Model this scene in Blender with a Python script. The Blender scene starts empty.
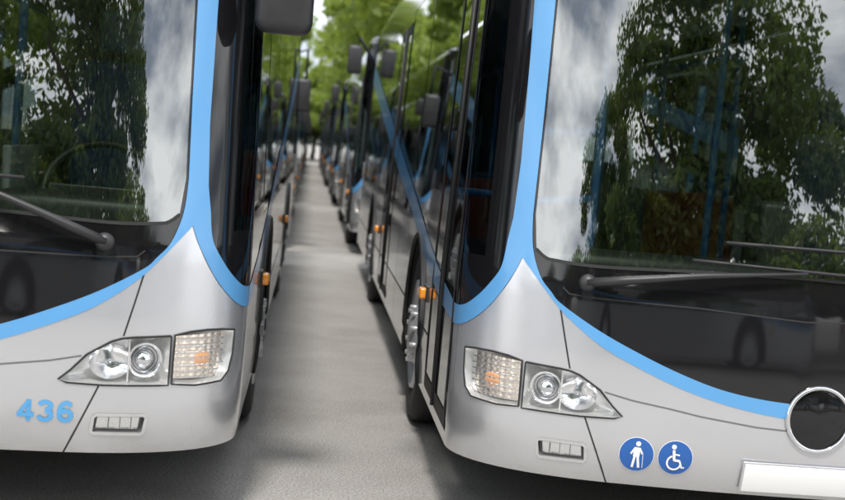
import bpy, math, bisect, random
from mathutils import Vector, Matrix, geometry, noise
random.seed(7)
scene=bpy.context.scene
col=scene.collection
# ------------------------------------------------------------------ camera
cd=bpy.data.cameras.new("camera"); cam=bpy.data.objects.new("camera",cd); col.objects.link(cam); scene.camera=cam
cd.sensor_width=36; cd.lens=59.6; cd.clip_end=3000; cd.clip_start=.05
cam.matrix_world=Matrix.Translation((0,0,1.5))@Matrix.Rotation(-math.radians(4.8),4,'Z')@Matrix.Rotation(math.radians(85.91),4,'X')@Matrix.Rotation(math.radians(5.0),4,'Z')
cd.dof.use_dof=True; cd.dof.focus_distance=5.6; cd.dof.aperture_fstop=3.0
scene.view_settings.view_transform='Standard'; scene.view_settings.look='None'; scene.view_settings.exposure=0
# ------------------------------------------------------------------ materials
def mat(name):
    m=bpy.data.materials.new(name); m.use_nodes=True; nt=m.node_tree
    return m,nt,nt.nodes["Principled BSDF"]
def pm(name,c,rough=.5,metal=0,coat=0,spec=.5,noise_amt=0,nscale=20,facet=0,fstr=.8):
    m,nt,b=mat(name)
    b.inputs["Base Color"].default_value=(*c,1); b.inputs["Roughness"].default_value=rough
    b.inputs["Metallic"].default_value=metal; b.inputs["Coat Weight"].default_value=coat; b.inputs["Coat Roughness"].default_value=.04
    b.inputs["Specular IOR Level"].default_value=spec
    tc=nt.nodes.new("ShaderNodeTexCoord")
    if noise_amt:
        n=nt.nodes.new("ShaderNodeTexNoise"); n.inputs["Scale"].default_value=nscale; n.inputs["Detail"].default_value=6
        nt.links.new(tc.outputs["Object"],n.inputs["Vector"])
        r=nt.nodes.new("ShaderNodeValToRGB"); r.color_ramp.elements[0].position=.3; r.color_ramp.elements[1].position=.7
        r.color_ramp.elements[0].color=(*[x*(1-noise_amt) for x in c],1); r.color_ramp.elements[1].color=(*c,1)
        nt.links.new(n.outputs["Fac"],r.inputs[0]); nt.links.new(r.outputs[0],b.inputs["Base Color"])
        mr=nt.nodes.new("ShaderNodeMapRange"); mr.inputs[3].default_value=rough*.85; mr.inputs[4].default_value=min(1,rough*1.25)
        nt.links.new(n.outputs["Fac"],mr.inputs[0]); nt.links.new(mr.outputs[0],b.inputs["Roughness"])
    if facet:
        v=nt.nodes.new("ShaderNodeTexVoronoi"); v.inputs["Scale"].default_value=facet; v.inputs["Randomness"].default_value=.15
        nt.links.new(tc.outputs["Object"],v.inputs["Vector"])
        bp=nt.nodes.new("ShaderNodeBump"); bp.inputs["Strength"].default_value=fstr; bp.inputs["Distance"].default_value=.006
        nt.links.new(v.outputs["Distance"],bp.inputs["Height"]); nt.links.new(bp.outputs[0],b.inputs["Normal"])
    return m
def silver():
    m=pm("silver_paint",(.68,.69,.715),.24,.72,.8,noise_amt=.05,nscale=3)
    nt=m.node_tree; b=nt.nodes["Principled BSDF"]
    tc=nt.nodes.new("ShaderNodeTexCoord"); sx=nt.nodes.new("ShaderNodeSeparateXYZ"); nt.links.new(tc.outputs["Object"],sx.inputs[0])
    n=nt.nodes.new("ShaderNodeTexNoise"); n.inputs["Scale"].default_value=7; n.inputs["Detail"].default_value=8; nt.links.new(tc.outputs["Object"],n.inputs["Vector"])
    a=nt.nodes.new("ShaderNodeMapRange"); a.inputs[1].default_value=.30; a.inputs[2].default_value=.60; a.inputs[3].default_value=.45; a.inputs[4].default_value=0
    nt.links.new(sx.outputs[2],a.inputs[0])
    mu=nt.nodes.new("ShaderNodeMath"); mu.operation='MULTIPLY'; nt.links.new(a.outputs[0],mu.inputs[0]); nt.links.new(n.outputs["Fac"],mu.inputs[1])
    mx=nt.nodes.new("ShaderNodeMix"); mx.data_type='RGBA'; mx.inputs[7].default_value=(.36,.34,.31,1)
    src=b.inputs["Base Color"].links[0].from_socket; nt.links.new(src,mx.inputs[6]); nt.links.new(mu.outputs[0],mx.inputs[0]); nt.links.new(mx.outputs[2],b.inputs["Base Color"])
    return m
SILVER=silver()
BLUE=pm("blue_paint",(.10,.32,.62),.3,.0,.5,noise_amt=.05,nscale=4)
BLACK=pm("black_gloss",(.008,.008,.009),.05,0,.15,spec=.5)
RUB=pm("rubber",(.018,.018,.019),.55,noise_amt=.3,nscale=30)
TYRE=pm("tyre_rubber",(.03,.03,.031),.75,noise_amt=.35,nscale=25)
DARK=pm("dark_plastic",(.028,.028,.030),.42,noise_amt=.2,nscale=12)
SEAM=pm("seam_shadow_gap",(.02,.02,.02),.8)
SEAM2=pm("seam_shallow_crease",(.13,.13,.135),.6)
CHROME=pm("chrome",(.82,.83,.85),.08,1)
REFL=pm("reflector",(.96,.85,.74),.22,1,facet=42,fstr=.5)  # peach tint paints the indicator's amber glow into the reflector colour
REFL2=pm("fog_reflector",(.93,.93,.94),.2,1,facet=60,fstr=.4)
DISH=pm("reflector_dish",(.93,.93,.94),.12,1)
HOUSE=pm("lamp_housing",(.80,.80,.79),.22,.55)
FOGB=pm("fog_housing",(.22,.22,.23),.4,.3)
RIM=pm("wheel_rim_paint",(.66,.67,.69),.35,.5,noise_amt=.2,nscale=9)
WHITE=pm("white_plate",(.82,.82,.82),.35)
SIGNB=pm("sign_blue",(.015,.10,.36),.35,coat=.3)
SIGNW=pm("sign_white",(.8,.8,.8),.4)
NUMB=pm("number_vinyl",(.09,.32,.60),.4)
ORANGE=pm("orange_lens",(.95,.33,.02),.15,coat=.8)
PEACH=pm("indicator_bulb",(.93,.47,.22),.4)
DASH=pm("dashboard_grey",(.42,.44,.42),.6,noise_amt=.15,nscale=15)
INTG=pm("interior_trim",(.35,.36,.37),.6)
SEATM=pm("seat_fabric",(.05,.09,.18),.8,noise_amt=.5,nscale=40)
SEATR=pm("seat_fabric_red",(.36,.07,.03),.8,noise_amt=.4,nscale=40)
RAIL=pm("handrail_blue",(.03,.27,.70),.3,coat=.4)
RED=pm("tail_lamp_red",(.5,.02,.02),.2)
def glassm(name,tint,r0,rough=0.0):
    m=bpy.data.materials.new(name); m.use_nodes=True; nt=m.node_tree; nt.nodes.clear()
    out=nt.nodes.new("ShaderNodeOutputMaterial"); mix=nt.nodes.new("ShaderNodeMixShader")
    tr=nt.nodes.new("ShaderNodeBsdfTransparent"); tr.inputs[0].default_value=(*tint,1)
    gl=nt.nodes.new("ShaderNodeBsdfAnisotropic"); gl.inputs["Roughness"].default_value=rough; gl.inputs[0].default_value=(.95,.97,.96,1)
    lw=nt.nodes.new("ShaderNodeLayerWeight"); lw.inputs[0].default_value=.5
    p=nt.nodes.new("ShaderNodeMath"); p.operation='POWER'; p.inputs[1].default_value=4.0
    mr=nt.nodes.new("ShaderNodeMapRange"); mr.inputs[3].default_value=r0; mr.inputs[4].default_value=1
    nt.links.new(lw.outputs["Facing"],p.inputs[0]); nt.links.new(p.outputs[0],mr.inputs[0]); nt.links.new(mr.outputs[0],mix.inputs[0])
    nt.links.new(tr.outputs[0],mix.inputs[1]); nt.links.new(gl.outputs[0],mix.inputs[2]); nt.links.new(mix.outputs[0],out.inputs[0])
    return m
WIND=glassm("windscreen_glass",(.55,.63,.59),.27)
SIDEG=glassm("tinted_side_glass",(.36,.41,.40),.16)
LENS=glassm("lamp_lens",(.96,.965,.97),.07)
# ------------------------------------------------------------------ body surface of the bus
pts=[(.7*i/70,.10*(.7*i/70)**2) for i in range(71)]
P0=(.7,.049);P1=(.98,.0882);P2=(1.275,.23);P3=(1.275,.55)
for i in range(1,61):
    t=i/60;a=(1-t)**3;b=3*t*(1-t)**2;c=3*t*t*(1-t);d=t**3
    pts.append((a*P0[0]+b*P1[0]+c*P2[0]+d*P3[0],a*P0[1]+b*P1[1]+c*P2[1]+d*P3[1]))
arc=[0]
for i in range(1,len(pts)): arc.append(arc[-1]+math.dist(pts[i],pts[i-1]))
SC=arc[-1]; YE=11.95; SE=SC+YE-.55
def plan(s):
    a=abs(s)
    if a>=SC: x,y=1.275,.55+a-SC
    else:
        i=max(1,bisect.bisect_left(arc,a)); t=(a-arc[i-1])/(arc[i]-arc[i-1])
        x=pts[i-1][0]*(1-t)+pts[i][0]*t; y=pts[i-1][1]*(1-t)+pts[i][1]*t
    return (x if s>=0 else -x),y
def sm(x): x=min(1,max(0,x)); return x*x*(3-2*x)
def surf0(s,z):
    x,y=plan(s)
    b=max(0,.47-z)
    w=1-.024*max(0,z-1.0)-.35*b*b
    k=1-sm((y-.3)/.7)
    q=max(0,z-.75)
    l=.05*q+(.06*(z-1.05)+.03*(z-1.05)**2 if z>1.05 else 0)+1.6*b*b
    return Vector((x*w,y+k*l,z))
def nrm(s,z):
    h=.02
    n=(surf0(s+h,z)-surf0(s-h,z)).cross(surf0(s,z+h)-surf0(s,z-h)); n.normalize(); return n
def surf(s,z,off=0):
    p=surf0(s,z)
    return p+nrm(s,z)*off if off else p
def inpoly(x,y,P):
    c=False; j=len(P)-1
    for i in range(len(P)):
        xi,yi=P[i];xj,yj=P[j]
        if (yi>y)!=(yj>y) and x<(xj-xi)*(y-yi)/(yj-yi)+xi: c=not c
        j=i
    return c
def dens(P,st):
    o=[]
    for i in range(len(P)):
        a=P[i];b=P[(i+1)%len(P)]
        L=math.dist(a,b); lim=st if min(abs(a[0]),abs(b[0]))<2.2 else max(st,.25)
        n=max(1,int(math.ceil(L/lim)))
        for k in range(n): o.append((a[0]+(b[0]-a[0])*k/n,a[1]+(b[1]-a[1])*k/n))
    return o
def mesh(name,vs,fs,m,smooth=True,norms=None,mi=None):
    me=bpy.data.meshes.new(name); me.from_pydata([tuple(v) for v in vs],[],fs)
    for mm in (m if isinstance(m,(list,tuple)) else [m]): me.materials.append(mm)
    if smooth:
        me.polygons.foreach_set("use_smooth",[True]*len(me.polygons))
    if mi: me.polygons.foreach_set("material_index",mi)
    me.update()
    if norms: me.normals_split_custom_set_from_vertices([tuple(n) for n in norms])
    return me
def catmull(P,n=6):
    o=[]
    for i in range(len(P)-1):
        p0=P[max(0,i-1)];p1=P[i];p2=P[i+1];p3=P[min(len(P)-1,i+2)]
        for k in range(n):
            t=k/n
            o.append(tuple(.5*((2*p1[j])+(-p0[j]+p2[j])*t+(2*p0[j]-5*p1[j]+4*p2[j]-p3[j])*t*t+(-p0[j]+3*p1[j]-3*p2[j]+p3[j])*t**3) for j in (0,1)))
    o.append(P[-1]); return o
def patch(name,P,m,off=0,holes=(),st=.06,clean=True):
    loops=[dens(P,st)]+[dens(h,st) for h in holes]
    vs=[];ed=[]
    for L in loops:
        b=len(vs); vs+=[Vector(p) for p in L]; ed+=[(b+i,b+(i+1)%len(L)) for i in range(len(L))]
    x0=min(p[0] for p in P);x1=max(p[0] for p in P);z0=min(p[1] for p in P);z1=max(p[1] for p in P)
    x=x0
    big=(x1-x0)>.15
    while x<x1 and big:
        x+= st if abs(x)<2.2 else .3
        z=z0+st*.5
        while z<z1:
            vs.append(Vector((x,z))); z+=max(st,.08) if abs(x)<2.2 else .15
    r=geometry.delaunay_2d_cdt(vs,ed,[],0,1e-5)
    V,Fc=r[0],r[2]; keep=[]
    for f in Fc:
        cx=sum(V[i].x for i in f)/len(f); cz=sum(V[i].y for i in f)/len(f)
        if inpoly(cx,cz,loops[0]) and not any(inpoly(cx,cz,h) for h in loops[1:]): keep.append(tuple(f))
    used=sorted({i for f in keep for i in f}); mp={u:i for i,u in enumerate(used)}
    vv=[surf(V[i].x,V[i].y,off) for i in used]; nn=[nrm(V[i].x,V[i].y) for i in used]
    ff=[]
    for f in keep:
        a,b,c=[V[i] for i in f[:3]]
        if (b-a).cross(c-a)<0: f=f[::-1]
        ff.append(tuple(mp[i] for i in f))
    return mesh(name,vv,ff,m,True,nn)
def strip(name,path,w,m,off=.001,st=.05):
    D=[]
    for i in range(len(path)-1):
        a,b=path[i],path[i+1]; n=max(1,int(math.dist(a,b)/st))
        D+=[(a[0]+(b[0]-a[0])*k/n,a[1]+(b[1]-a[1])*k/n) for k in range(n)]
    D.append(path[-1]); vs=[];nn=[];fs=[]
    for i,p in enumerate(D):
        a=D[max(0,i-1)];b=D[min(len(D)-1,i+1)]; L=math.dist(a,b) or 1; t=((b[0]-a[0])/L,(b[1]-a[1])/L); n=(-t[1],t[0])
        for sg in (-.5,.5):
            q=(p[0]+n[0]*w*sg,p[1]+n[1]*w*sg); vs.append(surf(q[0],q[1],off)); nn.append(nrm(*q))
    for i in range(len(D)-1): fs.append((2*i,2*i+2,2*i+3,2*i+1))
    return mesh(name,vs,fs,m,True,nn)
def tub(name,P,depth,m,st=.03,shrink=.85):
    L=dens(P,st); cx=sum(p[0] for p in L)/len(L); cz=sum(p[1] for p in L)/len(L)
    vs=[];fs=[];n=len(L)
    for (o,k) in ((0,1.0),(-depth*.5,.96),(-depth,shrink)):
        vs+=[surf(cx+(p[0]-cx)*k,cz+(p[1]-cz)*k,o) for p in L]
    for r in range(2):
        for i in range(n): j=(i+1)%n; fs.append((r*n+i,r*n+j,(r+1)*n+j,(r+1)*n+i))
    vs.append(surf(cx,cz,-depth)); c=len(vs)-1
    for i in range(n): fs.append((2*n+i,2*n+(i+1)%n,c))
    return mesh(name,vs,fs,m,True)
def tube(name,path,r,m,seg=8,flat=1.0):
    vs=[];fs=[]
    P=[Vector(p) for p in path]
    for i,p in enumerate(P):
        t=(P[min(len(P)-1,i+1)]-P[max(0,i-1)]).normalized()
        u=t.cross(Vector((0,0,1)));
        if u.length<.05: u=t.cross(Vector((0,1,0)))
        u.normalize(); v=u.cross(t).normalized()
        rr=r[i] if isinstance(r,(list,tuple)) else r
        for k in range(seg):
            a=2*math.pi*k/seg; vs.append(p+u*math.cos(a)*rr*flat+v*math.sin(a)*rr)
    for i in range(len(P)-1):
        for k in range(seg): fs.append((i*seg+k,i*seg+(k+1)%seg,(i+1)*seg+(k+1)%seg,(i+1)*seg+k))
    fs.append(tuple(range(seg))[::-1]); fs.append(tuple(range((len(P)-1)*seg,len(P)*seg)))
    return mesh(name,vs,fs,m,True)
import bmesh
def boxm(name,x0,x1,y0,y1,z0,z1,m,bev=.01,smooth=True):
    bm=bmesh.new(); bmesh.ops.create_cube(bm,size=1)
    for v in bm.verts: v.co=Vector((x0 if v.co.x<0 else x1,y0 if v.co.y<0 else y1,z0 if v.co.z<0 else z1))
    if bev: bmesh.ops.bevel(bm,geom=list(bm.edges),offset=bev,segments=3,affect='EDGES',profile=.5)
    me=bpy.data.meshes.new(name); bm.to_mesh(me); bm.free(); me.materials.append(m)
    if smooth:
        me.polygons.foreach_set("use_smooth",[True]*len(me.polygons))
    return me
def lathe(name,prof,M,m,seg=32,mi=None):
    vs=[];fs=[];idx=[];n=len(prof)
    for k in range(seg):
        a=2*math.pi*k/seg
        for (r,h) in prof: vs.append(M@Vector((r*math.cos(a),r*math.sin(a),h)))
    for k in range(seg):
        k2=(k+1)%seg
        for i in range(n-1): fs.append((k*n+i,k2*n+i,k2*n+i+1,k*n+i+1)); idx.append(mi[i] if mi else 0)
    return mesh(name,vs,fs,m,True,None,idx)
def frame(s,z,off=0):
    n=nrm(s,z); p=surf(s,z,off); x=(surf0(s+.01,z)-surf0(s-.01,z)).normalized(); y=n.cross(x).normalized(); x=y.cross(n)
    return Matrix(((x.x,y.x,n.x,p.x),(x.y,y.y,n.y,p.y),(x.z,y.z,n.z,p.z),(0,0,0,1)))
PARTS=[]
def add(me,body=True): PARTS.append((me.name,me,body))
def mir(P,sg): return [(sg*p[0],p[1]) for p in P]
ZB=.31; ZT=2.8
WS=[3.58,9.43]; RA=.57; WZ=.48
def arch(sc):
    zb=ZB; a0=math.asin((zb-WZ)/RA); o=[]
    for k in range(25):
        a=math.pi-a0+(2*a0-math.pi)*k/24
        o.append((sc+RA*math.cos(a),WZ+RA*math.sin(a)))
    return o
FU=[(1.072,1.30),(1.06,1.18),(1.02,1.075),(.97,1.018),(.925,.976),(.772,.889),(.615,.818),(.46,.758),(.306,.712),(.152,.687),(0,.676)]
FL=[(1.10,1.135),(1.062,1.095),(.983,1.012),(.906,.935),(.768,.836),(.611,.762),(.455,.702),(.30,.659),(.146,.631),(0,.615)]
SU=[(1.172,1.19),(1.185,1.10),(1.215,1.045),(1.288,.970),(1.39,.915),(1.52,.905),(1.70,.918),(2.27,.968),(3.1,1.077),(4.32,1.253),(6.0,1.484),(8.3,1.815),(SE-.05,2.47)]
SL=[(1.10,1.135),(1.13,1.068),(1.196,.968),(1.278,.892),(1.378,.842),(1.50,.825),(1.67,.828),(2.15,.850),(2.9,.930),(4.42,1.140),(6.155,1.352),(8.85,1.700),(SE-.05,2.25)]
fu=catmull(FU);fl=catmull(FL);su=catmull(SU);sl=catmull(SL)
def interp(P,s):
    for i in range(len(P)-1):
        a,b=P[i],P[i+1]
        if (a[0]-s)*(b[0]-s)<=0 and a[0]!=b[0]: return a[1]+(b[1]-a[1])*(s-a[0])/(b[0]-a[0])
    return P[-1][1]
bound=[]
for i in range(0,21):
    s=1.0*i/20; bound.append((s,(interp(fu,s)+interp(fl,s))/2))
bound+= [(1.06,1.11),(1.10,1.16),(1.15,1.12)]
for s in (1.22,1.3,1.4,1.5,1.65,1.9,2.2,2.5): bound.append((s,(interp(su,s)+interp(sl,s))/2))
bound+= [(2.62,.93),(2.62,1.08),(SE,1.08)]
GL=[(1.046,1.178),(1.01,1.152),(.968,1.143),(.795,1.136),(.419,1.150),(0,1.158)]
gl=catmull(GL)
HI=[(1.350,.751),(1.28,.758),(1.199,.760),(1.125,.755),(1.060,.742),(1.058,.640),(1.059,.566),(1.155,.559),(1.283,.567),(1.325,.60),(1.345,.66)]
HM=[(1.046,.740),(.911,.733),(.870,.728),(.833,.716),(.753,.668),(.70,.61),(.661,.576),(.69,.566),(.818,.561),(1.046,.562)]
FG=[(.975,.447),(.965,.455),(.80,.455),(.788,.447),(.783,.395),(.79,.388),(.958,.385),(.968,.393)]
door_f=(1.52,2.60); door_m=(6.35,7.60)
wins_drv=[(1.30,1.50,1.12),(1.56,2.60,1.18),(2.66,4.2,1.12),(4.24,5.8,1.12),(5.84,7.4,1.12),(7.44,9.0,1.12),(9.04,10.6,1.12),(10.64,12.4,1.12)]
wins_dr=[(1.28,1.48,1.12),(2.68,4.45,1.12),(4.49,6.29,1.12),(7.66,9.0,1.12),(9.04,10.6,1.12),(10.64,12.4,1.12)]
for sg,doors,tag in ((1,False,"offside"),(-1,True,"nearside")):
    P=[(0,ZB)]
    for w in WS: P+=arch(w)
    P.append((SE,ZB)); LPB=list(P)
    P=P+bound[::-1]
    H=[HI,HM,FG]
    if doors:
        for d in (door_f,door_m):
            zt=min(interp(bound,d[0]+.01),interp(bound,d[1]-.01))
            H.append([(d[0],ZB+.06),(d[1],ZB+.06),(d[1],zt-.02),(d[0],zt-.02)])
    add(patch("lower_panel_"+tag,mir(P,sg),SILVER,0,[mir(h,sg) for h in H]))
    U2=[(p[0],p[1]) for p in bound]+[(SE,ZT),(0,ZT),(0,2.42),(1.05,2.42),(1.055,1.9),(1.062,1.30)]+gl
    H=[]
    for (a,b,z0) in (wins_dr if doors else wins_drv):
        H.append([(a,z0),(b,z0),(b,2.52),(a,2.52)])
    if doors:
        H.append([(door_f[0],.955),(door_f[1],.955),(door_f[1],2.45),(door_f[0],2.45)])
        H.append([(door_m[0],1.085),(door_m[1],1.085),(door_m[1],2.45),(door_m[0],2.45)])
    add(patch("upper_band_"+tag,mir(U2,sg),BLACK,0,[mir(h,sg) for h in H]))
    for i,h in enumerate(H[:len(wins_dr if doors else wins_drv)]):
        add(patch("side_window_%s_%d"%(tag,i),mir(h,sg),SIDEG,-.002))
    if doors:
        for n,d in (("front",door_f),("middle",door_m)):
            mid=(d[0]+d[1])/2
            for q,(a,b) in enumerate(((d[0]+.01,mid-.008),(mid+.008,d[1]-.01))):
                o=[(a,.38),(b,.38),(b,2.44),(a,2.44)]; ii=[(a+.055,.45),(b-.055,.45),(b-.055,2.37),(a+.055,2.37)]
                add(patch("%s_door_leaf_frame_%d"%(n,q),mir(o,sg),RUB,.003,[mir(ii,sg)]))
                add(patch("%s_door_glass_%d"%(n,q),mir(ii,sg),SIDEG,0))
            add(tube("%s_door_rubber_seal"%n,[surf(sg*mid,z,.006) for z in (.38,1,1.6,2.44)],.012,RUB,6))
    inner=[(1.072,1.30),(1.067,1.6),(1.064,1.9),(1.06,2.3),(1.05,2.78)]
    outer=[(1.160,2.78),(1.158,2.3),(1.150,1.9),(1.146,1.5),(1.156,1.28)]
    S=[p for p in fl[::-1]]+[p for p in sl[1:]]+[p for p in su[::-1]]+outer[::-1]+inner[::-1]+[p for p in fu[1:]]
    add(patch("blue_stripe_"+tag,mir(S,sg),BLUE,.0022,st=.05))
    add(strip("fender_seam_"+tag,mir([(.928,.955),(.905,.86),(.890,.80),(.874,.737)],sg),.006,SEAM))
    add(strip("bumper_side_seam_"+tag,mir([(.80,.558),(.745,.43),(.695,ZB)],sg),.006,SEAM,.0015))
    add(strip("bumper_top_seam_"+tag,mir([(.735,.662),(.63,.640),(.48,.620),(.37,.602),(.15,.578),(0,.572)],sg),.006,SEAM2))
    add(strip("black_panel_seam_"+tag,mir([(.927,1.04),(.90,1.018),(.80,1.012),(.407,1.009),(0,.99)],sg),.006,SEAM,.001))
    add(strip("windscreen_seal_"+tag,mir([(0,1.153)]+[(p[0],p[1]-.005) for p in gl[::-1]],sg),.012,RUB,.003))
    for a,b in ((2.62,WS[0]-RA-.02),(WS[0]+RA+.02,WS[1]-RA-.02),(WS[1]+RA+.02,SE)):
        add(strip("skirt_line_%s_%d"%(tag,int(a*10)),mir([(a,.62),(b,.62)],sg),.012,SEAM,.001,.4))
        n=int((b-a)/1.3)
        for k in range(1,n+1):
            add(strip("skirt_joint_%s_%d_%d"%(tag,int(a*10),k),mir([(a+k*(b-a)/(n+1),ZB),(a+k*(b-a)/(n+1),1.06)],sg),.008,SEAM,.0015))
    for w in WS:
        A=arch(w); add(tube("wheel_arch_lip_%s_%d"%(tag,int(w)),[surf(sg*p[0],p[1],.004) for p in A],.014,RUB,6))
        vs=[];fs=[]
        for p in A:
            q=surf(sg*p[0],p[1]); vs+=[q,Vector((sg*.80,q.y,q.z))]
        for i in range(len(A)-1): fs.append((2*i,2*i+1,2*i+3,2*i+2))
        fs.append(tuple(2*i+1 for i in range(len(A))))
        add(mesh("wheel_tub_%s_%d"%(tag,int(w)),vs,fs,RUB,False))
    for k,s in enumerate((2.84,7.95)):
        m4=frame(sg*s,.80,0)
        me=boxm("side_marker_lamp_%s_%d"%(tag,k),-.055,.055,-.028,.028,0,.042,ORANGE,.012); me.transform(m4); add(me)
        me=boxm("side_marker_base_%s_%d"%(tag,k),-.07,.07,-.040,.040,-.005,.012,DARK,.005); me.transform(m4); add(me)
    # lamps
    add(tub("headlamp_bowl_"+tag,mir(HM,sg),.065,HOUSE)); add(tub("indicator_bowl_"+tag,mir(HI,sg),.05,HOUSE))
    add(patch("headlamp_lens_"+tag,mir(HM,sg),LENS,.004,st=.03)); add(patch("indicator_lens_"+tag,mir(HI,sg),LENS,.004,st=.03))
    for nm,P in (("headlamp",HM),("indicator",HI)):
        add(strip("%s_gasket_%s"%(nm,tag),mir(P+[P[0]],sg),.007,SEAM,.0055,.03))
    dish=[(.0,-.028),(.018,-.026),(.036,-.014),(.048,.004),(.052,.012),(.056,.010),(.057,0)]
    fr=frame(sg*.965,.648,-.035)
    add(lathe("low_beam_reflector_"+tag,[(p[0]*1.12,p[1]) for p in dish],fr,DISH,36))
    add(lathe("low_beam_projector_"+tag,[(.0,.024),(.016,.021),(.028,.012),(.036,.0),(.040,-.002),(.042,-.012)],frame(sg*.965,.648,-.045),CHROME,32))
    add(lathe("low_beam_ring_"+tag,[(.037,.0),(.040,.004),(.043,.0)],frame(sg*.965,.648,-.040),FOGB,32))
    fr=frame(sg*.838,.640,-.042)@Matrix.Diagonal((1.15,.98,1,1))
    add(lathe("high_beam_reflector_"+tag,[(0,-.022),(.02,-.020),(.04,-.012),(.055,.0),(.064,.010)],fr,DISH,36))
    add(lathe("high_beam_bulb_"+tag,[(0,.018),(.007,.014),(.010,.0),(.013,-.004),(.015,-.02)],frame(sg*.838,.640,-.040),CHROME,16))
    add(patch("lamp_divider_"+tag,mir([(.905,.731),(.899,.731),(.899,.565),(.905,.565)],sg),HOUSE,-.022,st=.03))
    add(patch("indicator_reflector_"+tag,mir([(1.315,.745),(1.08,.735),(1.077,.58),(1.275,.577),(1.31,.615)],sg),REFL,-.032,st=.025))
    # enlarged amber bulb behind the fluted lens; its glow is painted by colour, unlit
    fr=frame(sg*1.21,.648,-.034)@Matrix.Diagonal((1.35,1.1,1,1))
    add(lathe("indicator_bulb_"+tag,[(0,.008),(.014,.007),(.024,.004),(.032,-.003)],fr,PEACH,20))
    for k in range(16):
        s=1.078+k*.015
        add(strip("indicator_flute_%s_%d"%(tag,k),mir([(s,.575),(s+.002,.742)],sg),.006,LENS,-.006,.04))
    for k in range(7):
        z=.585+k*.023
        add(strip("indicator_prism_%s_%d"%(tag,k),mir([(1.075,z),(1.318,z)],sg),.005,REFL2,-.018,.04))
    add(tub("fog_lamp_recess_"+tag,mir(FG,sg),.035,FOGB,shrink=.95))
    add(strip("fog_lamp_rim_"+tag,mir(FG+[FG[0]],sg),.012,CHROME,.003,.02))
    F2=[(.955,.443),(.805,.443),(.80,.400),(.95,.397)]
    add(patch("fog_lamp_lens_"+tag,mir(F2,sg),REFL2,-.014,st=.02))
    add(patch("fog_lamp_glass_"+tag,mir([(.962,.448),(.797,.448),(.792,.395),(.957,.392)],sg),LENS,-.004,st=.03))
    for k in range(3):
        s=.845+k*.04
        add(strip("fog_lamp_rib_%s_%d"%(tag,k),mir([(s,.40),(s,.443)],sg),.003,FOGB,-.010,.02))
    LP=LPB+[(SE,1.0),(2.6,1.0),(2.6,.8),(1.4,.78),(1.1,1.0),(.9,.85),(.5,.7),(0,.6)]
    H=[]
    if doors:
        for d in (door_f,door_m): H.append([(d[0],ZB+.05),(d[1],ZB+.05),(d[1],.77 if d is door_f else .98),(d[0],.77 if d is door_f else .98)])
    add(patch("inner_lining_"+tag,mir(LP,sg),DARK,-.10,[mir(h,sg) for h in H],st=.12))
full=[(-p[0],p[1]) for p in gl][:-1]+[(0,1.158)]+[(p[0],p[1]) for p in gl[::-1]][1:]+[(1.062,1.30),(1.055,1.9),(1.05,2.42),(-1.05,2.42),(-1.055,1.9),(-1.062,1.30)]
add(patch("windscreen",full,WIND,0,st=.05))
CS=.083
add(lathe("emblem_ring",[(.112,.004),(.114,.014),(.121,.019),(.128,.014),(.130,.002)],frame(CS,.626,0),CHROME,48))
add(lathe("emblem_disc",[(0,.016),(.06,.014),(.100,.008),(.114,.005)],frame(CS,.626,0),BLACK,48))
me=boxm("number_plate",-.26,.26,-.056,.056,.004,.016,WHITE,.003); me.transform(frame(.075,.388,0)); add(me)
me=boxm("number_plate_frame",-.268,.268,-.064,.064,.001,.010,SILVER,.003); me.transform(frame(.075,.388,0)); add(me)
def disc(name,s0,z0,r,m,off):
    P=[(s0+r*math.cos(a*math.pi/24),z0+r*math.sin(a*math.pi/24)) for a in range(48)]
    return patch(name,P,m,off,st=.02)
def ring(name,s0,z0,r,w,m,off,a0=0,a1=360):
    return strip(name,[(s0+r*math.cos(math.radians(a)),z0+r*math.sin(math.radians(a))) for a in range(a0,a1+1,8)],w,m,off,.5)
for nm,s0 in (("priority",-.594),("wheelchair",-.447)):
    z0=.437
    add(disc(nm+"_sticker",s0,z0,.067,SIGNW,.002)); add(disc(nm+"_sticker_blue",s0,z0,.0645,SIGNB,.0035))
s0,z0=-.594,.437
def st_(n,path,w): add(strip(n,[(s0+p[0],z0+p[1]) for p in path],w,SIGNW,.005,.5))
add(disc("priority_head",s0+.004,z0+.042,.0095,SIGNW,.005))
st_("priority_body",[(.002,.028),(-.001,-.008)],.024); st_("priority_leg_1",[(-.006,-.006),(-.013,-.05)],.009); st_("priority_leg_2",[(.005,-.006),(.012,-.05)],.009)
st_("priority_arm_1",[(-.008,.024),(-.022,.002)],.007); st_("priority_arm_2",[(.011,.024),(.022,.004)],.007); st_("priority_cane",[(.024,.004),(.026,-.05)],.002)
s0=-.447
add(disc("wheelchair_head",s0-.008,z0+.042,.009,SIGNW,.005))
st_("wheelchair_torso",[(-.008,.03),(-.004,-.008)],.010); st_("wheelchair_arm",[(-.006,.014),(.016,.012)],.006)
st_("wheelchair_seat",[(-.006,-.008),(.018,-.010)],.009); st_("wheelchair_leg",[(.017,-.010),(.027,-.036),(.037,-.034)],.007)
add(ring("wheelchair_wheel",s0-.004,z0-.018,.026,.007,SIGNW,.006,110,350))
def arcp(cx,cy,rx,ry,a0,a1,n=18): return [(cx+rx*math.cos(math.radians(a0+(a1-a0)*k/n)),cy+ry*math.sin(math.radians(a0+(a1-a0)*k/n))) for k in range(n+1)]
NX,NZ=.530,.425
def dig(n,i,path,off,w=.0145): add(strip("fleet_number_%s"%n,[(NX+i*.067+p[0]*1.05,NZ+p[1]) for p in path],w,NUMB,off,.5))
dig("4a",0,[(.037,.075),(.037,.0)],.0030,.0165); dig("4b",0,[(.0,.022),(.055,.022)],.0034,.0145); dig("4c",0,[(.036,.070),(.005,.022)],.0038,.0145)
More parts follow.
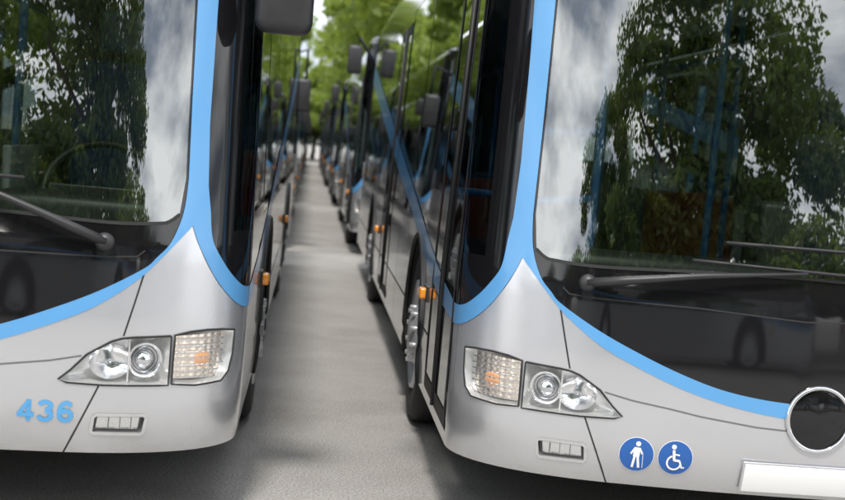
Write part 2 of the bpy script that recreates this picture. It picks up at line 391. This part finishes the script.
dig("3a",1,arcp(.026,.0545,.019,.0140,165,-90),.0030,.0155); dig("3b",1,arcp(.026,.0225,.021,.0165,90,-165),.0034,.0155)
dig("6a",2,arcp(.028,.0235,.0195,.0170,0,360,28),.0030,.0155); dig("6b",2,[(.0085,.024),(.0085,.040),(.012,.054),(.019,.064),(.029,.0685),(.039,.066),(.046,.057)],.0034,.0155)
def sp(L,off): return [surf(a,b,o) for (a,b),o in zip(L,off)]
def wiper(tag,piv,mid,tip,b0,b1):
    add(lathe("wiper_pivot_"+tag,[(0,.05),(.022,.048),(.032,.035),(.034,.0)],frame(piv[0],piv[1],0),DARK,20))
    add(tube("wiper_arm_"+tag,sp([piv,((piv[0]*2+mid[0])/3,(piv[1]*2+mid[1])/3),mid,tip],[.035,.055,.055,.035]),[.018,.017,.011,.006],DARK,8,1.0))
    n=6; L=[(b0[0]+(b1[0]-b0[0])*k/n,b0[1]+(b1[1]-b0[1])*k/n) for k in range(n+1)]
    add(tube("wiper_blade_"+tag,sp(L,[.016]*7),.0075,RUB,6))
    add(tube("wiper_spine_"+tag,sp(L[1:-1],[.03]*5),.004,DARK,6))
wiper("nearside",(-.835,1.066),(-.42,1.128),(-.02,1.170),(-.45,1.186),(.36,1.170))
wiper("offside",(.785,1.062),(.447,1.19),(.24,1.262),(.50,1.262),(-.33,1.262))
for sg,tag in ((1,"offside"),(-1,"nearside")):
    a,b=(1.225,1.435) if sg>0 else (1.30,1.49)
    x0,x1=sorted((sg*a,sg*b))
    y=.30 if sg>0 else .05
    z0,z1=(1.855,2.30) if sg>0 else (2.42,2.80)
    add(boxm("mirror_head_"+tag,x0,x1,y,y+.13,z0,z1,DARK,.045))
    add(boxm("mirror_glass_"+tag,x0+.02,x1-.02,y+.128,y+.136,z0+.035,z1-.035,CHROME,.003))
    add(tube("mirror_arm_"+tag,[surf(sg*1.2,2.6,0),Vector((sg*1.36,y+.0,2.68 if sg>0 else 2.9)),Vector((sg*1.365,y+.06,z1-.05))],.022,DARK,8))
S=[ -SE,-8,-5,-3,-2]+[-1.6+.08*k for k in range(41)]+[2,3,5,8,SE]
lev=[(0,ZT),(.02,2.88),(.06,2.95),(.14,3.0),(.35,3.03)]
vs=[];fs=[];mi=[];n=len(S)
for inset,z in lev:
    for s in S:
        p=surf0(s,ZT); f=1-inset/1.275; yy=p.y+inset*(1-sm((plan(s)[1]-.3)/.7)); vs.append(Vector((p.x*f,min(yy,YE-inset*.5),z)))
for r in range(len(lev)-1):
    for i in range(n-1): fs.append((r*n+i,r*n+i+1,(r+1)*n+i+1,(r+1)*n+i)); mi.append(0 if r<3 else 1)
fs.append(tuple(range((len(lev)-1)*n,len(lev)*n))); mi.append(1)
for r in range(len(lev)-1): fs.append(((r+1)*n-1,r*n,(r+1)*n,(r+2)*n-1)); mi.append(0)
add(mesh("roof",vs,fs,[BLACK,SILVER],False,None,mi))
hw=1.275
rv=[(-hw,YE,ZB),(hw,YE,ZB),(hw,YE,1.3),(-hw,YE,1.3),(hw*.96,YE,ZT),(-hw*.96,YE,ZT)]
add(mesh("rear_panel",rv,[(0,1,2,3),(3,2,4,5)],[SILVER,BLACK],False,None,[0,1]))
add(boxm("tail_lamp_left",.95,1.2,YE,YE+.03,.8,1.2,RED,.01)); add(boxm("tail_lamp_right",-1.2,-.95,YE,YE+.03,.8,1.2,RED,.01))
add(boxm("underbody",-1.12,1.12,.42,YE-.05,.33,.40,RUB,0,False))
# interior
add(boxm("cabin_floor",-1.15,1.15,.55,YE-.1,.40,.43,DARK,0,False))
add(boxm("cabin_ceiling",-1.12,1.12,.75,YE-.1,2.62,2.66,INTG,0,False))
vs=[];fs=[]
for s in [-1.05+.1*k for k in range(22)]:
    p=surf0(s,1.12); vs+=[p+nrm(s,1.12)*-.03,Vector((p.x*.97,p.y+.30,1.10)),Vector((p.x*.97,p.y+.42,1.02)),Vector((p.x*.97,p.y+.42,.45))]
for i in range(21):
    for k in range(3): fs.append((4*i+k,4*i+4+k,4*i+5+k,4*i+1+k))
add(mesh("dashboard",vs,fs,DASH,True))
add(boxm("instrument_binnacle",.30,.98,.42,.72,1.02,1.20,DARK,.05))
ringp=[Vector((.64+.225*math.cos(a*math.pi/16),.86+.10*math.sin(a*math.pi/16),1.20+.19*math.sin(a*math.pi/16))) for a in range(33)]
add(tube("steering_wheel",ringp,.015,RUB,8)); add(tube("steering_column",[Vector((.64,.80,1.19)),Vector((.64,.60,.9))],.05,DARK,8))
add(boxm("steering_spoke",.43,.85,.845,.865,1.17,1.22,DARK,.01))
add(boxm("driver_seat_back",.40,.88,1.42,1.56,.95,1.75,SEATM,.06)); add(boxm("driver_seat_base",.40,.88,1.0,1.5,.85,.98,SEATM,.05)); add(boxm("driver_headrest",.50,.78,1.46,1.56,1.78,1.98,SEATM,.04))
add(boxm("driver_plinth",.30,1.1,.95,1.7,.43,.86,DARK,.01))
add(boxm("cab_partition",.22,.26,.95,1.75,.43,1.35,INTG,.01)); add(boxm("cab_rear_wall",.22,1.15,1.75,1.80,.43,2.2,DARK,.01))
add(boxm("ticket_machine",.02,.22,.72,.98,1.05,1.42,DARK,.03))
add(boxm("dash_hump",-.95,.1,.55,.80,1.0,1.16,DARK,.06))
for k,(x,y) in enumerate(((-.62,1.15),(.1,1.8),(-.45,2.7),(.45,2.7),(-.45,4.4),(.45,4.4),(-.45,6.2),(.45,6.2),(-.45,7.8),(.45,7.8))):
    add(tube("handrail_post_%d"%k,[Vector((x,y,.43)),Vector((x,y,2.62))],.020,RAIL,8))
for k,(a,b) in enumerate((((-1.08,1.0,1.30),(-.62,1.15,1.36)),((-1.08,1.0,1.62),(-.62,1.15,1.66)),((-.62,1.15,1.9),(-.62,2.6,1.9)),((-.45,2.6,2.2),(-.45,8,2.2)),((.45,2.6,2.2),(.45,8,2.2)),((-.45,2.7,1.3),(-1.1,2.7,1.3)),((-1.0,1.02,.5),(-1.0,1.02,1.75)))):
    add(tube("handrail_bar_%d"%k,[Vector(a),Vector(b)],.020,RAIL,8))
k=0
for y in (3.2,4.1,5.0,8.3,9.1,9.9,10.7):
    for x in (-.98,-.54,.54,.98):
        if x<0 and 5.2<y<7.6: continue
        zb=.62 if y<8 else .8
        sm_=SEATR if (k%5==1 or y==3.2) else SEATM
        add(boxm("seat_back_%d"%k,x-.2,x+.2,y,y+.07,zb+.15,zb+.75,sm_,.03)); add(boxm("seat_base_%d"%k,x-.2,x+.2,y-.40,y,zb+.08,zb+.17,sm_,.03))
        add(boxm("seat_plinth_%d"%k,x-.12,x+.12,y-.3,y-.05,.43,zb+.08,DARK,0)); k+=1
prof=[(.30,-.02),(.33,.0),(.44,.005),(.475,-.02),(.482,-.06),(.482,-.24),(.47,-.28),(.33,-.29)]
rimp=[(.305,-.02),(.298,.008),(.286,.010),(.276,-.008),(.255,-.035),(.205,-.040),(.17,-.01),(.15,.012),(.12,.018),(.10,.035),(.0,.038)]
for sg,tag in ((1,"offside"),(-1,"nearside")):
    for w in WS:
        y=plan(w)[1]
        M=Matrix.Translation((sg*1.255,y,WZ+.002))@Matrix.Rotation(math.radians(90)*sg,4,'Y')
        add(lathe("tyre_%s_%d"%(tag,int(w)),prof,M,TYRE,48),False); add(lathe("rim_%s_%d"%(tag,int(w)),rimp,M,RIM,48),False)
        for k in range(10):
            a=k*math.pi/5; T=M@Matrix.Translation((.145*math.cos(a),.145*math.sin(a),.01))
            add(lathe("wheel_nut_%s_%d_%d"%(tag,int(w),k),[(0,.03),(.012,.03),(.015,0),(.015,-.02)],T,RIM,6),False)
def joinm(name,items):
    obs=[]
    for nme,me,_ in items:
        o=bpy.data.objects.new(nme,me); col.objects.link(o); obs.append(o)
    for o in bpy.context.selected_objects: o.select_set(False)
    for o in obs: o.select_set(True)
    bpy.context.view_layer.objects.active=obs[0]
    if len(obs)>1: bpy.ops.object.join()
    o=bpy.context.view_layer.objects.active; me=o.data; me.name=name; bpy.data.objects.remove(o); return me
groups={}
def gname(n):
    for k,g in (("tyre","wheels"),("rim_","wheels"),("wheel_nut","wheels"),("seat_","seats"),("driver_","seats"),("handrail","handrails"),("skirt","side_trim"),("side_marker","marker_lamps"),
                ("mirror","mirrors"),("wiper","wipers"),("priority","priority_sticker"),("wheelchair","wheelchair_sticker"),("fleet_number","fleet_number"),("lower_panel","silver_body_panels"),("upper_band","black_upper_body"),
                ("side_window","side_windows"),("blue_stripe","blue_stripe"),("windscreen_seal","side_trim"),("windscreen","windscreen"),("emblem","emblem"),("number_plate","number_plate"),("fog","fog_lamps"),
                ("headlamp","headlamps"),("indicator","headlamps"),("low_beam","headlamps"),("high_beam","headlamps"),("lamp_divider","headlamps"),("front_door","front_door"),("middle_door","middle_door"),
                ("wheel_arch","wheel_arches"),("wheel_tub","wheel_arches"),("roof","roof"),("rear","rear"),("tail","rear")):
        if n.startswith(k): return g
    if "seam" in n: return "panel_gaps"
    return "cabin_interior"
for it in PARTS: groups.setdefault((gname(it[0]),it[2]),[]).append(it)
FINAL=[(g,joinm(g,its),body) for (g,body),its in groups.items()]
def bus(i,x,y,susp=0,rot=0,skip=()):
    nm="city_bus" if i==0 else "city_bus.%03d"%i
    e=bpy.data.objects.new(nm,None); e.empty_display_size=.5; col.objects.link(e); e.location=(x,y,0); e.rotation_euler=(0,0,rot)
    for g,me,body in FINAL:
        if g in skip: continue
        o=bpy.data.objects.new(g,me); col.objects.link(o); o.parent=e; o.location=(0,0,susp if body else 0)
    return e
b0=bus(0,1.90,5.1,-.012,skip=("fleet_number",))
b1=bus(1,-1.475,4.85,.022)
sk=("priority_sticker","wheelchair_sticker","seats","number_plate","fleet_number","handrails")
for i,(x,y) in enumerate(((1.85,18.6),(1.80,32),(1.72,45.5),(1.70,59),(1.66,72.5),(-1.53,18.4),(-1.58,31.8),(-1.60,45),(-1.6,58.5),(-1.6,72),(5.3,5.5),(-5.0,5.2))): bus(2+i,x,y,skip=sk)
# unseen buses added behind the photographer to darken reflections in the glass and panels
bus(14,7.5,-9.6,rot=math.radians(90),skip=sk); bus(15,21.5,-10.0,rot=math.radians(90),skip=sk); bus(16,-6.5,-10.0,rot=math.radians(90),skip=sk)
# ------------------------------------------------------------------ ground
m,nt,b=mat("asphalt")
tc=nt.nodes.new("ShaderNodeTexCoord"); n1=nt.nodes.new("ShaderNodeTexNoise"); n1.inputs["Scale"].default_value=95; n1.inputs["Detail"].default_value=5; n1.inputs["Roughness"].default_value=.7
n2=nt.nodes.new("ShaderNodeTexNoise"); n2.inputs["Scale"].default_value=1.1; n2.inputs["Detail"].default_value=8; n2.inputs["Roughness"].default_value=.65
r1=nt.nodes.new("ShaderNodeValToRGB"); r1.color_ramp.elements[0].position=.38; r1.color_ramp.elements[1].position=.62
r1.color_ramp.elements[0].color=(.21,.203,.192,1); r1.color_ramp.elements[1].color=(.49,.475,.45,1)
r2=nt.nodes.new("ShaderNodeValToRGB"); r2.color_ramp.elements[0].color=(.80,.79,.78,1); r2.color_ramp.elements[1].color=(1.0,1.0,1.0,1); r2.color_ramp.elements[0].position=.35; r2.color_ramp.elements[1].position=.6
mx=nt.nodes.new("ShaderNodeMix"); mx.data_type='RGBA'; mx.blend_type='MULTIPLY'; mx.inputs[0].default_value=1
bp=nt.nodes.new("ShaderNodeBump"); bp.inputs["Strength"].default_value=.5; bp.inputs["Distance"].default_value=.005
for n in (n1,n2): nt.links.new(tc.outputs["Object"],n.inputs["Vector"])
nt.links.new(n1.outputs["Fac"],r1.inputs[0]); nt.links.new(n2.outputs["Fac"],r2.inputs[0])
nt.links.new(r1.outputs[0],mx.inputs[6]); nt.links.new(r2.outputs[0],mx.inputs[7]); nt.links.new(mx.outputs[2],b.inputs["Base Color"])
nt.links.new(n1.outputs["Fac"],bp.inputs["Height"]); nt.links.new(bp.outputs[0],b.inputs["Normal"]); b.inputs["Roughness"].default_value=.85
g=bpy.data.objects.new("ground",mesh("ground",[(-800,-800,0),(800,-800,0),(800,800,0),(-800,800,0)],[(0,1,2,3)],m,False)); col.objects.link(g)
# ------------------------------------------------------------------ trees
def leafmat(name,c0,c1,tk=2.0):
    m=bpy.data.materials.new(name); m.use_nodes=True; nt=m.node_tree; b=nt.nodes["Principled BSDF"]; out=nt.nodes["Material Output"]
    gi=nt.nodes.new("ShaderNodeNewGeometry"); r=nt.nodes.new("ShaderNodeValToRGB"); r.color_ramp.elements[0].color=(*c0,1); r.color_ramp.elements[1].color=(*c1,1)
    nt.links.new(gi.outputs["Random Per Island"],r.inputs[0]); nt.links.new(r.outputs[0],b.inputs["Base Color"]); b.inputs["Roughness"].default_value=.5
    t=nt.nodes.new("ShaderNodeBsdfTranslucent"); t.inputs[0].default_value=(c1[0]*tk*1.1,c1[1]*tk,c1[2]*1.2,1)
    ms=nt.nodes.new("ShaderNodeMixShader"); ms.inputs[0].default_value=.45
    nt.links.new(b.outputs[0],ms.inputs[1]); nt.links.new(t.outputs[0],ms.inputs[2]); nt.links.new(ms.outputs[0],out.inputs[0]); return m
LEAF=leafmat("leaves",(.035,.058,.014),(.09,.135,.03),1.6); LEAF2=leafmat("leaves_light",(.14,.19,.05),(.23,.31,.08),2.1)
BARK=pm("bark",(.09,.07,.05),.9,noise_amt=.5,nscale=15)
def tree_mesh(name,H,R,seed,nleaf,ls,leaf,trunk=.28,nc=46,low=.36,mid=.58,cr=(.14,.30)):
    rnd=random.Random(seed); vs=[];fs=[];mi=[]
    def limb(a,b,r0,r1,seg=7,n=4):
        base=len(vs); t=(b-a).normalized(); u=t.orthogonal().normalized(); v=t.cross(u)
        for i in range(n+1):
            p=a.lerp(b,i/n)+Vector((rnd.uniform(-1,1),rnd.uniform(-1,1),0))*(.006*H if 0<i<n else 0); r=r0+(r1-r0)*i/n
            for k in range(seg):
                an=2*math.pi*k/seg; vs.append(p+u*math.cos(an)*r+v*math.sin(an)*r)
        for i in range(n):
            for k in range(seg): fs.append((base+i*seg+k,base+i*seg+(k+1)%seg,base+(i+1)*seg+(k+1)%seg,base+(i+1)*seg+k)); mi.append(0)
    th=H*.22; limb(Vector((0,0,-.1)),Vector((0,0,th)),trunk,trunk*.7); limb(Vector((0,0,th)),Vector((rnd.uniform(-.4,.4),rnd.uniform(-.4,.4),H*.8)),trunk*.7,.05)
    clumps=[]
    for k in range(nc):
        while True:
            d=Vector((rnd.uniform(-1,1),rnd.uniform(-1,1),rnd.uniform(-1,1)))
            if .2<d.length<1: break
        c=Vector((d.x*R*.9,d.y*R*.9,H*mid+d.z*H*low))
        clumps.append((c,rnd.uniform(*cr)*R))
    for c,r in clumps[:18]: limb(Vector((0,0,rnd.uniform(th*.8,H*.5))),c,trunk*.35,.03,5,3)
    for k in range(nleaf):
        c,r=clumps[rnd.randrange(len(clumps))]
        d=Vector((rnd.gauss(0,1),rnd.gauss(0,1),rnd.gauss(0,1))).normalized()*r*rnd.uniform(.2,1.15)**.6
        d.z*=.6; p=c+d
        a=Vector((rnd.gauss(0,1),rnd.gauss(0,1),rnd.gauss(0,1))).normalized(); b=a.orthogonal().normalized(); b.rotate(Matrix.Rotation(rnd.uniform(0,6.28),3,a)); q=a.cross(b)
        s=ls*rnd.uniform(.6,1.3); base=len(vs)
        vs.extend([p-b*s,p-q*s*.45+b*s*.1,p+b*s,p+q*s*.45+b*s*.1]); fs.append((base,base+1,base+2,base+3)); mi.append(1)
    return mesh(name,vs,fs,[BARK,leaf],False,None,mi)
TA=tree_mesh("broadleaf_tree_a",14,7.0,11,36000,.18,LEAF,.38,95,cr=(.09,.24)); TB=tree_mesh("broadleaf_tree_b",10,6.5,2,20000,.22,LEAF,.3,70); TC=tree_mesh("broadleaf_tree_c",12,5.2,3,16000,.24,LEAF2)
nT=0
def tree(me,x,y,s=1,sx=1,wx=1,name="broadleaf_tree"):
    global nT
    o=bpy.data.objects.new(name if nT==0 else "%s.%03d"%(name,nT),me); nT+=1; col.objects.link(o); o.location=(x,y,0); o.rotation_euler=(0,0,random.uniform(-.3,.3)+random.choice((0,math.pi))); o.scale=(s*sx*wx,s*sx,s*random.uniform(.95,1.05))
# behind the photographer (mirrored in the windscreens)
for me,x,y,s,sx,wx in ((TA,4.6,-19.0,1.20,.66,1.75),(TA,-5.6,-24,.98,.66,1.6),(TB,15,-29,1.0,1.0,1.4),(TB,0,-33,1.1,1.0,1.5),(TB,-17,-33,.8,1.2,1.3),(TB,27,-32,.75,1.2,1.3),(TB,-30,-34,.8,1.2,1.3),(TB,40,-24,.8,1.1,1.3),(TB,-40,-24,.8,1.1,1.3)):
    tree(me,x,y,s,sx,wx)
for x,y,s in ((7.9,24,1),(7.3,33,1.1),(6.6,40,1.15),(6.0,48,1.2),(6.0,57,1.2),(6.2,68,1.2),(5.4,80,1.1),(-8.5,30,.9),(-8,42,1),(-7.6,54,1),(-7,68,1),(-5.8,84,1.0),(-3.0,97,.70),(2.2,99,.66),(6.5,98,.85),(-9,104,1),(13,96,1.1),(14,60,1.1)):
    tree(TC,x,y,s)
for x,y,s in ((-4,106,.62),(0,108,.58),(4,106,.62),(9,108,.7),(-10,110,.7)):
    tree(TB,x,y,s,1.2)
# ------------------------------------------------------------------ sky and sun
w=bpy.data.worlds.new("World"); scene.world=w; w.use_nodes=True; nt=w.node_tree; bg=nt.nodes["Background"]
sky=nt.nodes.new("ShaderNodeTexSky"); sky.sky_type='NISHITA'; sky.sun_disc=False; sky.sun_elevation=math.radians(56); sky.sun_rotation=math.radians(188)
tc=nt.nodes.new("ShaderNodeTexCoord"); n=nt.nodes.new("ShaderNodeTexNoise"); n.inputs["Scale"].default_value=2.3; n.inputs["Detail"].default_value=6; n.inputs["Roughness"].default_value=.5
mp=nt.nodes.new("ShaderNodeMapping"); mp.inputs["Scale"].default_value=(1,1,4.5); nt.links.new(tc.outputs["Generated"],mp.inputs[0]); nt.links.new(mp.outputs[0],n.inputs["Vector"])
r=nt.nodes.new("ShaderNodeValToRGB"); r.color_ramp.elements[0].position=.38; r.color_ramp.elements[0].color=(4.2,4.8,5.8,1); r.color_ramp.elements[1].position=.62; r.color_ramp.elements[1].color=(19,19,19,1)
mx=nt.nodes.new("ShaderNodeMix"); mx.data_type='RGBA'; mx.inputs[0].default_value=.88
nt.links.new(n.outputs["Fac"],r.inputs[0]); nt.links.new(sky.outputs[0],mx.inputs[6]); nt.links.new(r.outputs[0],mx.inputs[7]); nt.links.new(mx.outputs[2],bg.inputs[0]); bg.inputs[1].default_value=.15
sd=bpy.data.lights.new("sun",'SUN'); sd.energy=3.3; sd.angle=math.radians(7); sd.color=(1,.95,.88)
so=bpy.data.objects.new("sun",sd); col.objects.link(so); so.rotation_euler=(math.radians(34),0,math.radians(-8))
